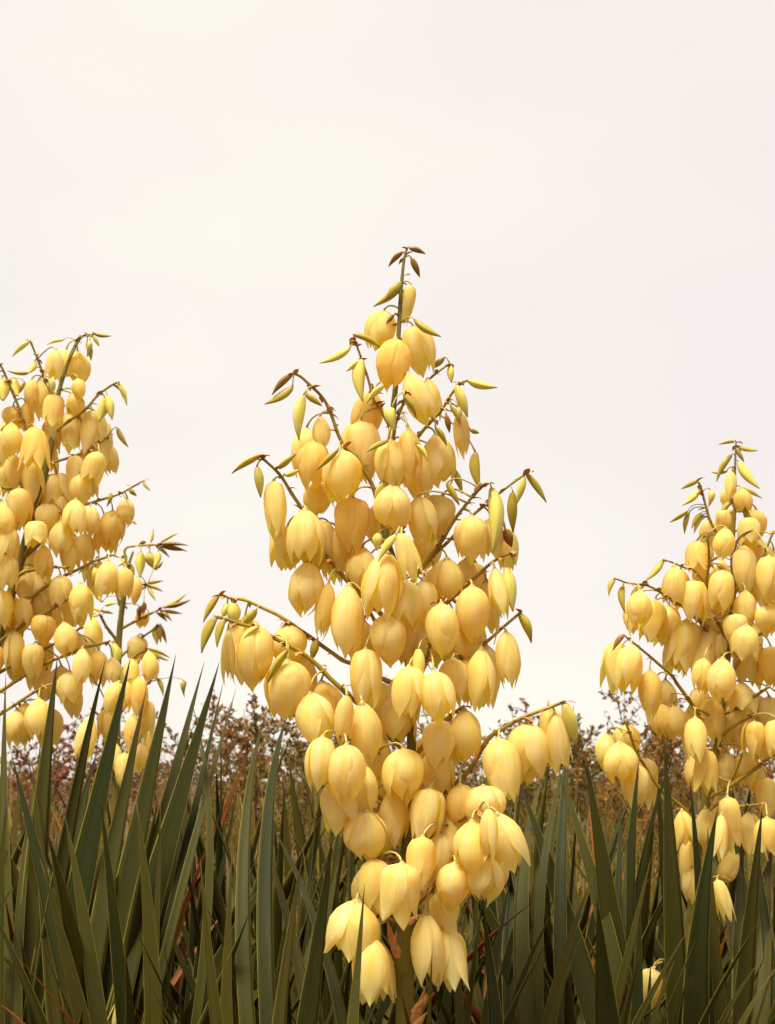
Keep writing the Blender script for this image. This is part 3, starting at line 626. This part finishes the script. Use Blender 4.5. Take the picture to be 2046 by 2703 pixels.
# ================================================================ the flowering yucca at the right edge
Y2 = 2.05
c2 = at(1822, 2703, Y2)
right = Plant('yucca_plant', 'broad flowering yucca with pale bells reaching low between dark sword leaves', 'yucca', 'flowering yuccas', Y2, (c2.x, Y2, 0.0))
right.stalk([(1822, 2703), (1835, 2300), (1862, 2110), (1893, 1970), (1902, 1890), (1920, 1750), (1930, 1640), (1938, 1560), (1933, 1480), (1940, 1330), (1940, 1250), (1943, 1166)], [34, 28, 22, 18, 17, 16, 14, 12, 11, 9, 7, 4], (c2.x, Y2, 0))
for px, d0, d1, w0, w1 in (
    ([(1936, 1450), (1900, 1420), (1878, 1380), (1866, 1340), (1852, 1290), (1840, 1268)], 0, -2, 9, 5), ([(1930, 1650), (1880, 1570), (1836, 1510), (1800, 1495), (1752, 1478)], 0, -3, 9, 4), ([(1920, 1750), (1870, 1670), (1820, 1612), (1770, 1580), (1710, 1545), (1660, 1540), (1625, 1528)], 0, -5, 11, 4),
    ([(1896, 1935), (1850, 1890), (1790, 1810), (1770, 1780), (1700, 1720), (1650, 1677)], 0, -5, 12, 5), ([(1936, 1600), (1866, 1570), (1873, 1490), (1868, 1412)], 0, -6, 9, 6), ([(1938, 1560), (1985, 1520), (2012, 1470), (2040, 1405)], 0, -2, 10, 6), ([(1920, 1730), (1985, 1690), (2046, 1640), (2090, 1615)], 0, -4, 10, 6),
    ([(1905, 1890), (1960, 1862), (2030, 1812)], 0, -6, 9, 7), ([(1862, 2110), (1950, 2060), (2046, 1990), (2090, 1950)], 0, -4, 10, 7), ([(1840, 2190), (1800, 2130), (1740, 2080), (1690, 2000), (1676, 1975), (1650, 1905)], 0, -4, 10, 6), ([(1845, 2170), (1900, 2120), (1960, 2128), (2020, 2120)], 0, -3, 9, 6),
    ([(1932, 1480), (1950, 1420), (1990, 1400)], 0, -4, 8, 5), ([(1925, 1700), (1890, 1640), (1870, 1630)], 0, -6, 9, 6), ([(1915, 1790), (1960, 1740), (2010, 1700)], 0, -7, 9, 6), ([(1900, 1910), (1860, 1880), (1835, 1870)], 0, -5, 9, 6), ([(1895, 1960), (1930, 1920), (1990, 1890)], 0, -5, 9, 6),
    ([(1880, 2040), (1870, 1990), (1840, 1980)], 0, -6, 9, 6), ([(1842, 2240), (1815, 2200), (1800, 2150)], 0, -5, 9, 6), ([(1832, 2350), (1870, 2320), (1900, 2310)], 0, -6, 8, 6), ([(1828, 2640), (1780, 2560), (1745, 2535), (1725, 2550)], 0, -14, 8, 5), ([(1880, 2040), (1930, 2060), (1960, 1980)], 0, -6, 8, 6)):
    right.branch(px, d0, d1, w0, w1)
F_RIGHT = ((1930, 1244, 1928, 1314, 32), (1956, 1288, 1962, 1344, 52), (1915, 1343, 1912, 1404, 52), (1870, 1373, 1872, 1444, 50), (1978, 1368, 1975, 1444, 58), (1915, 1393, 1905, 1470, 54), (1840, 1428, 1838, 1500, 50), (1864, 1430, 1860, 1495, 42), (1965, 1438, 1970, 1556, 66), (2000, 1423, 2006, 1496, 62),
          (1905, 1478, 1905, 1550, 52), (1912, 1503, 1904, 1608, 70), (1780, 1493, 1778, 1580, 54), (1830, 1533, 1830, 1632, 70), (1850, 1488, 1855, 1545, 48), (1690, 1558, 1690, 1646, 64), (1666, 1573, 1664, 1662, 28), (1968, 1558, 1965, 1646, 58), (2030, 1468, 2030, 1596, 68), (1765, 1598, 1754, 1698, 72),
          (1716, 1608, 1722, 1674, 38), (1820, 1636, 1800, 1752, 74), (1890, 1603, 1893, 1682, 62), (1870, 1658, 1850, 1772, 62), (1898, 1673, 1898, 1736, 36), (1860, 1738, 1855, 1822, 48), (1970, 1648, 1965, 1728, 72), (2020, 1598, 2026, 1668, 62), (1668, 1703, 1650, 1818, 68), (1715, 1768, 1718, 1882, 60),
          (1756, 1793, 1766, 1872, 52), (1752, 1853, 1755, 1942, 64), (1908, 1736, 1905, 1848, 72), (1972, 1710, 1972, 1808, 70), (2035, 1708, 2035, 1806, 62), (1955, 1803, 1965, 1878, 68), (1845, 1813, 1842, 1888, 48), (1880, 1843, 1878, 1952, 60), (1935, 1843, 1950, 1966, 84), (1835, 1893, 1832, 2002, 58),
          (1990, 1903, 2000, 1992, 54), (2030, 1838, 2035, 1926, 58), (1652, 1913, 1655, 1990, 66), (1635, 1958, 1640, 2056, 78), (1866, 1976, 1868, 2088, 56), (1918, 1983, 1920, 2068, 55), (1966, 1983, 1968, 2068, 54), (1830, 1988, 1828, 2076, 44), (1680, 2018, 1680, 2122, 68), (1800, 2138, 1808, 2232, 48),
          (1816, 2216, 1822, 2336, 48), (1824, 2290, 1826, 2376, 42), (1862, 2133, 1862, 2242, 54), (1905, 2148, 1902, 2254, 38), (1920, 2103, 1940, 2226, 54), (1975, 2143, 1990, 2254, 58), (2025, 2158, 2025, 2250, 60), (2025, 2053, 2020, 2156, 58), (1905, 2330, 1938, 2256, 50), (1893, 2322, 1920, 2426, 36),
          (1722, 2556, 1712, 2650, 56), (1940, 1620, 1945, 1700, 60), (1900, 1560, 1900, 1640, 55), (2050, 1900, 2050, 1990, 60), (2060, 1560, 2060, 1650, 60))
for f in F_RIGHT:
    right.flower(*f)
siblings(right, F_RIGHT, 0.75, 1, 6, 4)
for b in ((1938, 1166, 1897, 1165, 9, BO), (1945, 1178, 1998, 1199, 12, BO), (1942, 1185, 1966, 1219, 11, BO), (1930, 1203, 1878, 1252, 16, BO), (1918, 1245, 1880, 1253, 9, BO), (1950, 1220, 1986, 1298, 24, BP), (1955, 1285, 2014, 1314, 10, BP), (1844, 1268, 1797, 1289, 12, BO), (1846, 1292, 1814, 1342, 18, BP),
          (1815, 1350, 1767, 1377, 12, BO), (1818, 1356, 1795, 1404, 13, BO), (1852, 1355, 1817, 1389, 12, BO), (1856, 1360, 1822, 1402, 12, BP), (1935, 1320, 1882, 1363, 14, BO), (1876, 1294, 1886, 1332, 17, BP), (1960, 1335, 1998, 1402, 17, BO), (1750, 1480, 1715, 1541, 16, BO), (1623, 1530, 1592, 1562, 14, BO), (1645, 1548, 1625, 1607, 18, BO),
          (1700, 1548, 1658, 1561, 12, BP), (1648, 1676, 1609, 1708, 14, BB), (1642, 1712, 1630, 1750, 10, BP), (1895, 1494, 1926, 1516, 8, BO), (1876, 1480, 1903, 1464, 8, BO), (2040, 1405, 2070, 1400, 12, BO), (1945, 1440, 1970, 1460, 9, BO)):
    right.bud(*b)
for pl in (main, left, fourth, right): pl.finish()

# ================================================================ sword leaves
SOLO = 'low rosettes of sword leaves'
def bare(x, Y, z=0.02, label='flowerless yucca rosette of upright green sword leaves among the flowering yuccas', name='yucca_rosette'):
    p = at(x, 2400, Y); o = empty(name, (p.x, Y, z)); tag(o, label, 'yucca', SOLO); return o
rl = bare(290, 1.80, label='tall flowerless rosette of broad dark sword leaves in front of the leaning yucca'); rl['group'] = 'yucca rosettes without flowers'
bl = tuple(rl.location)
for k, (tip, low, w, dt, mk) in enumerate((
    ((16, 1772), (20, 2450), 42, .1, 'leaf'), ((153, 1727), (80, 2450), 62, .05, 'leaf'), ((280, 1735), (150, 2350), 46, .05, 'leaf'), ((347, 1728), (215, 2350), 84, 0, 'leaf'), ((387, 1815), (290, 2300), 54, .08, 'leaf'),
    ((465, 1725), (345, 2300), 72, 0, 'leaf'), ((540, 1745), (400, 2300), 50, .1, 'leaf'), ((580, 1745), (405, 2380), 84, -.02, 'leaf'), ((592, 1790), (500, 2200), 30, .1, 'leaf'), ((625, 1812), (545, 2100), 24, .12, 'leaf'),
    ((128, 1920), (60, 2350), 30, .1, 'leaf_warm'), ((505, 1850), (548, 2080), 22, .1, 'leaf'), ((262, 2080), (318, 2560), 42, -.1, 'leaf'), ((358, 2100), (405, 2600), 50, -.12, 'leaf_warm'), ((425, 2090), (412, 2500), 28, -.05, 'leaf_warm'),
    ((105, 2262), (205, 2640), 44, -.15, 'leaf_warm'), ((167, 2130), (255, 2640), 46, -.12, 'leaf'), ((130, 2180), (180, 2600), 36, -.05, 'leaf_warm'), ((30, 1990), (110, 2300), 50, .05, 'leaf'), ((85, 2000), (120, 2400), 40, .05, 'leaf_warm'),
    ((20, 2100), (-10, 2600), 52, -.05, 'leaf'), ((250, 2000), (120, 2600), 90, .12, 'leaf'), ((340, 2050), (200, 2600), 70, .1, 'leaf'), ((500, 2060), (420, 2600), 60, .1, 'leaf'), ((-30, 2380), (90, 2640), 44, -.2, 'leaf_warm'), ((60, 2310), (-40, 2480), 16, -.2, 'leaf'),
    ((30, 2510), (200, 2710), 14, -.22, 'leaf_dry'), ((-20, 2640), (70, 2712), 14, -.24, 'leaf_dry'), ((590, 2130), (440, 2520), 26, .05, 'leaf_dry'))):
    hand_leaf(rl, bl, 1.80 + min(0, dt), tip, low, w, mk, None, max(0, dt), k)
rosette(rl, 16, 0.62, 8, 40, 11, 0.3, 0.1)

for k, (tip, low, w, dt, mk) in enumerate((
    ((963, 2330), (938, 2660), 42, -.24, 'leaf'), ((1142, 2493), (1130, 2720), 22, -.24, 'leaf'), ((879, 2200), (820, 2640), 58, -.05, 'leaf'), ((1274, 2362), (1235, 2690), 30, -.1, 'leaf'), ((1272, 2372), (1310, 2700), 50, -.05, 'leaf'),
    ((800, 2250), (738, 2680), 40, -.1, 'leaf_warm'), ((760, 1887), (700, 2300), 42, .3, 'leaf'), ((700, 1890), (640, 2400), 40, .3, 'leaf'), ((612, 2250), (600, 2680), 42, -.05, 'leaf_warm'), ((528, 2262), (575, 2700), 50, -.12, 'leaf_warm'),
    ((1180, 2300), (1210, 2650), 30, .1, 'leaf_warm'), ((700, 2150), (880, 2600), 28, .15, 'leaf'), ((690, 2190), (800, 2600), 34, .1, 'leaf_warm'), ((1350, 2300), (1290, 2640), 34, .1, 'leaf'))):
    hand_leaf(main.root, (c0.x - (0.10 if tip[0] < 1000 else -0.06), Y0 + (0.05 if dt > -.2 else -0.14), 0.03), Y0 + min(0, dt) + 0.06, tip, low, w, mk, None, max(0, dt), k)
rosette(main.root, 20, 0.46, 12, 52, 21, 0.35, 0.08, (R(-35), R(215)), 0.9, 0.07)

rr_ = bare(1560, 1.85, label='flowerless rosette of tapering blades between the tallest yucca and the broad one'); rr_['group'] = 'yucca rosettes without flowers'
br = tuple(rr_.location)
for k, (tip, low, w, dt, mk) in enumerate((
    ((1546, 1990), (1622, 2480), 60, 0, 'leaf'), ((1470, 2020), (1590, 2420), 50, .05, 'leaf'), ((1370, 2060), (1520, 2520), 66, .05, 'leaf'), ((1576, 2370), (1605, 2680), 84, -.15, 'leaf'), ((1516, 1858), (1480, 2300), 32, .2, 'leaf'), ((1528, 1940), (1440, 2250), 22, .2, 'leaf'),
    ((1568, 2305), (1455, 2680), 44, -.2, 'leaf_warm'), ((1476, 2378), (1340, 2700), 30, -.15, 'leaf_warm'), ((1572, 2388), (1460, 2690), 18, -.22, 'leaf_warm'), ((1640, 2110), (1625, 2500), 36, .1, 'leaf'), ((1657, 2180), (1640, 2560), 24, .05, 'leaf'),
    ((1690, 2385), (1680, 2700), 46, -.1, 'leaf'), ((1816, 2455), (1680, 2700), 32, -.25, 'leaf_warm'), ((1440, 2030), (1380, 2350), 44, .2, 'leaf'), ((1490, 2050), (1400, 2500), 30, .15, 'leaf_warm'), ((1380, 2160), (1350, 2600), 52, .15, 'leaf'), ((1345, 2200), (1430, 2640), 50, 0, 'leaf'), ((1400, 2330), (1320, 2640), 40, 0, 'leaf'))):
    hand_leaf(rr_, br, 1.85 + min(0, dt), tip, low, w, mk, None, max(0, dt), k)
rosette(rr_, 18, 0.50, 8, 45, 31, 0.3, 0.1)

for k, (tip, low, w, dt, mk) in enumerate((
    ((1754, 1945), (1780, 2480), 54, -.1, 'leaf'), ((1688, 1995), (1655, 2450), 44, -.05, 'leaf'), ((1820, 2045), (1850, 2420), 40, -.12, 'leaf'), ((1896, 2130), (1838, 2560), 70, -.15, 'leaf'), ((2013, 2130), (1965, 2540), 58, -.12, 'leaf'), ((1780, 1985), (1700, 2250), 26, .05, 'leaf'),
    ((1868, 2180), (1890, 2640), 50, -.1, 'leaf'), ((2016, 2524), (1910, 2690), 26, -.3, 'leaf_warm'), ((2060, 2540), (1960, 2700), 26, -.3, 'leaf_warm'), ((1790, 2300), (1690, 2520), 34, -.02, 'leaf'), ((1990, 2200), (2040, 2600), 44, .1, 'leaf'), ((2040, 2200), (2010, 2600), 50, .1, 'leaf_warm'), ((1960, 2150), (1950, 2600), 50, .15, 'leaf'), ((1900, 2250), (1960, 2640), 40, .1, 'leaf_warm'),
    ((1930, 2420), (1870, 2660), 22, -.05, 'leaf_dry'))):
    hand_leaf(right.root, (c2.x + (0.08 if tip[0] > 1850 else -0.03), Y2 - 0.06, 0.03), Y2 - 0.06 + min(0, dt), tip, low, w, mk, None, max(0, dt), k)
rosette(right.root, 18, 0.55, 8, 45, 41, 0.3, 0.1)
rosette(left.root, 14, 0.6, 10, 45, 51); rosette(fourth.root, 16, 0.62, 8, 40, 61)

WHERE = ('between the tall dark rosette and the tallest yucca', 'close behind the tallest yucca on the leaning yucca\'s side', 'just behind the tall dark rosette, towards the tallest yucca', 'close behind the tallest yucca on the broad yucca\'s side', 'behind the tapering blades, under the long low flowering branch',
         'with yellowish blades in front of the olive brown shrub', 'hidden in the gap straight behind the tallest yucca\'s stalk', 'under the hanging bells of the leaning yucca', 'with narrow blades in front of the russet shrub', 'in front of the rust-red open twigged shrub', 'in front of the dark olive shrub under the low flowering branch',
         'beyond the broad yucca at its outer side', 'beside the stalk of the smaller budding yucca', 'far behind the tallest yucca by the golden brown shrub', 'behind the broad yucca by the thin dark shrub', 'behind the leaning yucca by the purplish shrub', 'with short blades at the foot of the tallest yucca, broad yucca\'s side', 'with short blades at the foot of the tallest yucca, leaning yucca\'s side',
         'of slender splayed blades beside the tall dark rosette', 'of slender splayed blades leaning towards the tallest yucca\'s lowest bells', 'of slender splayed blades at the foot of the tapering blades', 'of slender splayed blades by the broad yucca\'s lowest bell')
for i, (x, Y, n, Lm, warm) in enumerate(((690, 1.95, 30, 0.56, .4), (900, 2.1, 30, 0.55, .4), (520, 2.05, 26, 0.60, .4), (1230, 2.1, 30, 0.54, .35), (1430, 2.25, 28, 0.62, .3), (780, 2.45, 28, 0.62, .45), (1080, 2.5, 28, 0.60, .4), (130, 2.1, 26, 0.62, .3), (1620, 2.5, 26, 0.64, .35),
                                         (600, 2.7, 26, 0.66, .5), (1330, 2.75, 26, 0.66, .4), (2010, 2.4, 26, 0.60, .35), (430, 2.55, 24, .66, .4), (950, 2.95, 26, 0.66, .5), (1800, 2.7, 24, 0.66, .4), (40, 2.7, 24, 0.7, .4), (1160, 1.82, 20, 0.44, .4), (760, 1.75, 18, 0.42, .4), (470, 1.78, 24, 0.52, .5), (860, 1.85, 24, 0.54, .5), (1420, 1.8, 18, 0.50, .5), (1740, 1.85, 18, 0.50, .5))):
    o = bare(x, Y, label='flowerless yucca rosette ' + WHERE[i])
    rosette(o, int(n * 1.5), Lm, 3 if i < 18 else 14, 62, 100 + i, warm, 0.09, None, 0.66 if i < 18 else 0.5, 0.06)

# fallen withered bells caught low between the blades
def fallen(x, y, Y, w, dirpx, label):
    A = at(x, y, Y); root = empty('fallen_flower', A); tag(root, label, 'flower', 'fallen flowers'); d = (at(x + dirpx[0], y + dirpx[1], Y - 0.01) - A); L = d.length; d.normalize()
    r = random.Random(int(x)); Rr = w * Y / F_PX / 2
    for k in range(5):
        p = obj('petal', PET[r.randrange(1, 4), k % 2, r.randrange(3), 'petal_old', 0], root); p.rotation_mode = 'QUATERNION'
        p.rotation_quaternion = axis_quat(d, k * math.pi / 3 + r.gauss(0, .2)) @ Quaternion((0, 1, 0), R(r.uniform(-25, 12))); p.scale = (Rr, Rr, L * r.uniform(.8, 1))
fallen(246, 2590, 1.78, 34, (20, 100), 'withered yellow bell caught low behind a broad blade')
fallen(318, 2640, 1.76, 24, (-8, 90), 'orange withered bell lodged between two upright blades')

# ================================================================ dry grass and shrubs behind
def simple_leaf_mat(name, cols, tr=0.3):
    m, n, l, o = new_mat(name); tc = n.new('ShaderNodeTexCoord'); g = n.new('ShaderNodeNewGeometry')
    c = ramp(n, l, g.outputs['Random Per Island'], [(i / max(1, len(cols) - 1), c_) for i, c_ in enumerate(cols)])
    leafy(n, l, o, c, c, tr, 0.55, 0.3); return m
M['twig'] = stem_mat('twig_brown', (0.10, 0.055, 0.03), (0.16, 0.085, 0.035), (0.07, 0.04, 0.03), 30)
M['f_rust'] = simple_leaf_mat('foliage_rust', [(0.36, 0.10, 0.010), (0.16, 0.045, 0.008), (0.42, 0.18, 0.015), (0.11, 0.055, 0.010), (0.28, 0.17, 0.016)])
M['f_olive'] = simple_leaf_mat('foliage_olive', [(0.14, 0.11, 0.012), (0.08, 0.065, 0.010), (0.25, 0.16, 0.018), (0.20, 0.075, 0.012)])
M['f_gold'] = simple_leaf_mat('foliage_gold', [(0.38, 0.22, 0.025), (0.24, 0.14, 0.016), (0.30, 0.09, 0.012), (0.15, 0.095, 0.014)])
M['f_plum'] = simple_leaf_mat('foliage_plum', [(0.26, 0.06, 0.03), (0.20, 0.07, 0.018), (0.28, 0.11, 0.05), (0.13, 0.05, 0.015)])
M['grass'] = simple_leaf_mat('grass_dry', [(0.24, 0.17, 0.02), (0.13, 0.10, 0.014), (0.30, 0.19, 0.03), (0.09, 0.08, 0.012)])
def shrub(x, Y, h, rad, mk, seed, label, nleaf=5200, lsz=0.021, name='shrub'):
    r = random.Random(seed); p = at(x, 2300, Y); root = empty(name, (p.x, Y, 0.0)); tag(root, label, 'shrub', 'shrubs behind the yuccas')
    st = MB(); tw = []
    for k in range(13):
        a = r.uniform(0, 6.28); sp = rad * math.sqrt(r.random()); hh = h * r.uniform(0.72, 1.02) * (1 - 0.25 * (sp / rad) ** 2)
        b0 = Vector((math.cos(a) * sp * .25, math.sin(a) * sp * .25, 0)); e = Vector((math.cos(a) * sp, math.sin(a) * sp, hh)); m_ = (b0 + e) / 2 + Vector((r.gauss(0, .05), r.gauss(0, .05), .05))
        pts = catmull([b0, m_, e], 6); st.tube(pts, [0.006 * (1 - .75 * i / 12) for i in range(13)], 5)
        for j in range(3, 13):
            for q in range(2):
                if r.random() < .85:
                    d = Vector((r.gauss(0, 1), r.gauss(0, 1), r.uniform(0.3, 1.5))).normalized() * r.uniform(.08, .24) * (1.0 if j < 11 else .6)
                    s0 = pts[j]; s1 = s0 + d * .5 + Vector((0, 0, .01)); s2 = s0 + d
                    st.tube([s0, s1, s2], [.0022, .0016, .0009], 4); tw.append((s0, s1, s2))
    lf = MB()
    for k in range(nleaf):
        s0, s1, s2 = tw[r.randrange(len(tw))]; t = r.uniform(.15, 1.05); c = s0 * (1 - t) + s2 * t
        if r.random() < max(0, (c.z / h - 0.72)) * 1.6: continue
        d = Vector((r.gauss(0, 1), r.gauss(0, 1), r.gauss(.3, .8))).normalized(); s = d.orthogonal().normalized(); s = Quaternion(d, r.uniform(0, 6.28)) @ s; up = d.cross(s)
        L = lsz * r.uniform(.6, 1.35); w = L * r.uniform(.2, .34); b = len(lf.v)
        for q in (c, c + d * L * .5 + s * w + up * w * .3, c + d * L, c + d * L * .5 - s * w + up * w * .3): lf.v.append(tuple(q)); lf.uv.append((0, 0))
        lf.f.append((b, b + 1, b + 2)); lf.f.append((b, b + 2, b + 3)); lf.m += [0, 0]
    tag(obj('stem', st.mesh('stem', [M['twig']]), root), kind='stuff')
    tag(obj('foliage', lf.mesh('foliage', [M[mk]], False), root), kind='stuff')
for a in ((130, 4.6, 0.86, .55, 'f_plum', 1, 'rust shrub with purplish tips beneath the leaning yucca'), (560, 5.0, 0.98, .5, 'f_rust', 2, 'rust-red open twigged shrub right of the leaning yucca'), (760, 4.4, 0.92, .42, 'f_olive', 3, 'olive brown shrub with sparse top behind the tallest yucca'), (880, 5.6, 0.98, .5, 'f_gold', 4, 'golden brown shrub behind the tallest yucca'),
          (1130, 5.2, 0.86, .5, 'f_rust', 5, 'reddish shrub hidden behind the tallest yucca'), (1330, 4.6, 0.84, .42, 'f_olive', 6, 'dark olive shrub under the long drooping right branch'), (1480, 5.0, 0.88, .48, 'f_gold', 7, 'gold-brown twiggy shrub behind the flowerless rosette'), (1650, 4.8, 0.94, .5, 'f_rust', 8, 'russet shrub with airy twigs left of the broad yucca'), (1800, 5.4, 0.94, .5, 'f_olive', 9, 'thin dark shrub behind the broad yucca'),
          (1980, 5.0, 0.84, .5, 'f_rust', 10, 'brown shrub behind the broad yucca at its outer side'), (360, 5.4, 0.80, .5, 'f_gold', 12, 'golden shrub behind the smaller budding yucca'), (680, 6.2, 0.95, .6, 'f_rust', 13, 'far rust shrub with thin open crown'),
          (-420, 4.8, 0.9, .55, 'f_rust', 14, 'rust shrub standing past the leaning yucca'), (-130, 5.6, 0.86, .55, 'f_olive', 15, 'olive shrub behind the leaning yucca\'s stalk'), (2250, 5.2, 0.9, .5, 'f_gold', 16, 'golden shrub just past the broad yucca'), (2600, 4.8, 0.9, .55, 'f_rust', 17, 'rust shrub farthest past the broad yucca')):
    shrub(*a)
def grass():
    r = random.Random(5); mb = MB()
    for k in range(2600):
        x = r.uniform(-150, 2200); Y = r.uniform(2.9, 4.2); p = at(x, 2300, Y); h = r.uniform(.35, .72); lean = Vector((r.gauss(0, .12), r.gauss(0, .12), 0)); w = r.uniform(.002, .0055); b = len(mb.v)
        a = r.uniform(0, 3.14); s = Vector((math.cos(a), math.sin(a), 0))
        for t in (0, .35, .7, 1):
            c = Vector((p.x, Y, 0)) + lean * t * t + Vector((0, 0, h * t)); ww = w * (1 - t * .92)
            mb.v += [tuple(c - s * ww), tuple(c + s * ww)]; mb.uv += [(0, t), (1, t)]
        for i in range(3): mb.f.append((b + 2 * i, b + 2 * i + 1, b + 2 * i + 3, b + 2 * i + 2)); mb.m.append(0)
    o = obj('dry_grass', mb.mesh('dry_grass', [M['grass']])); tag(o, 'dry yellowish grass growing behind the yucca leaves', 'grass', None, 'stuff')
grass()
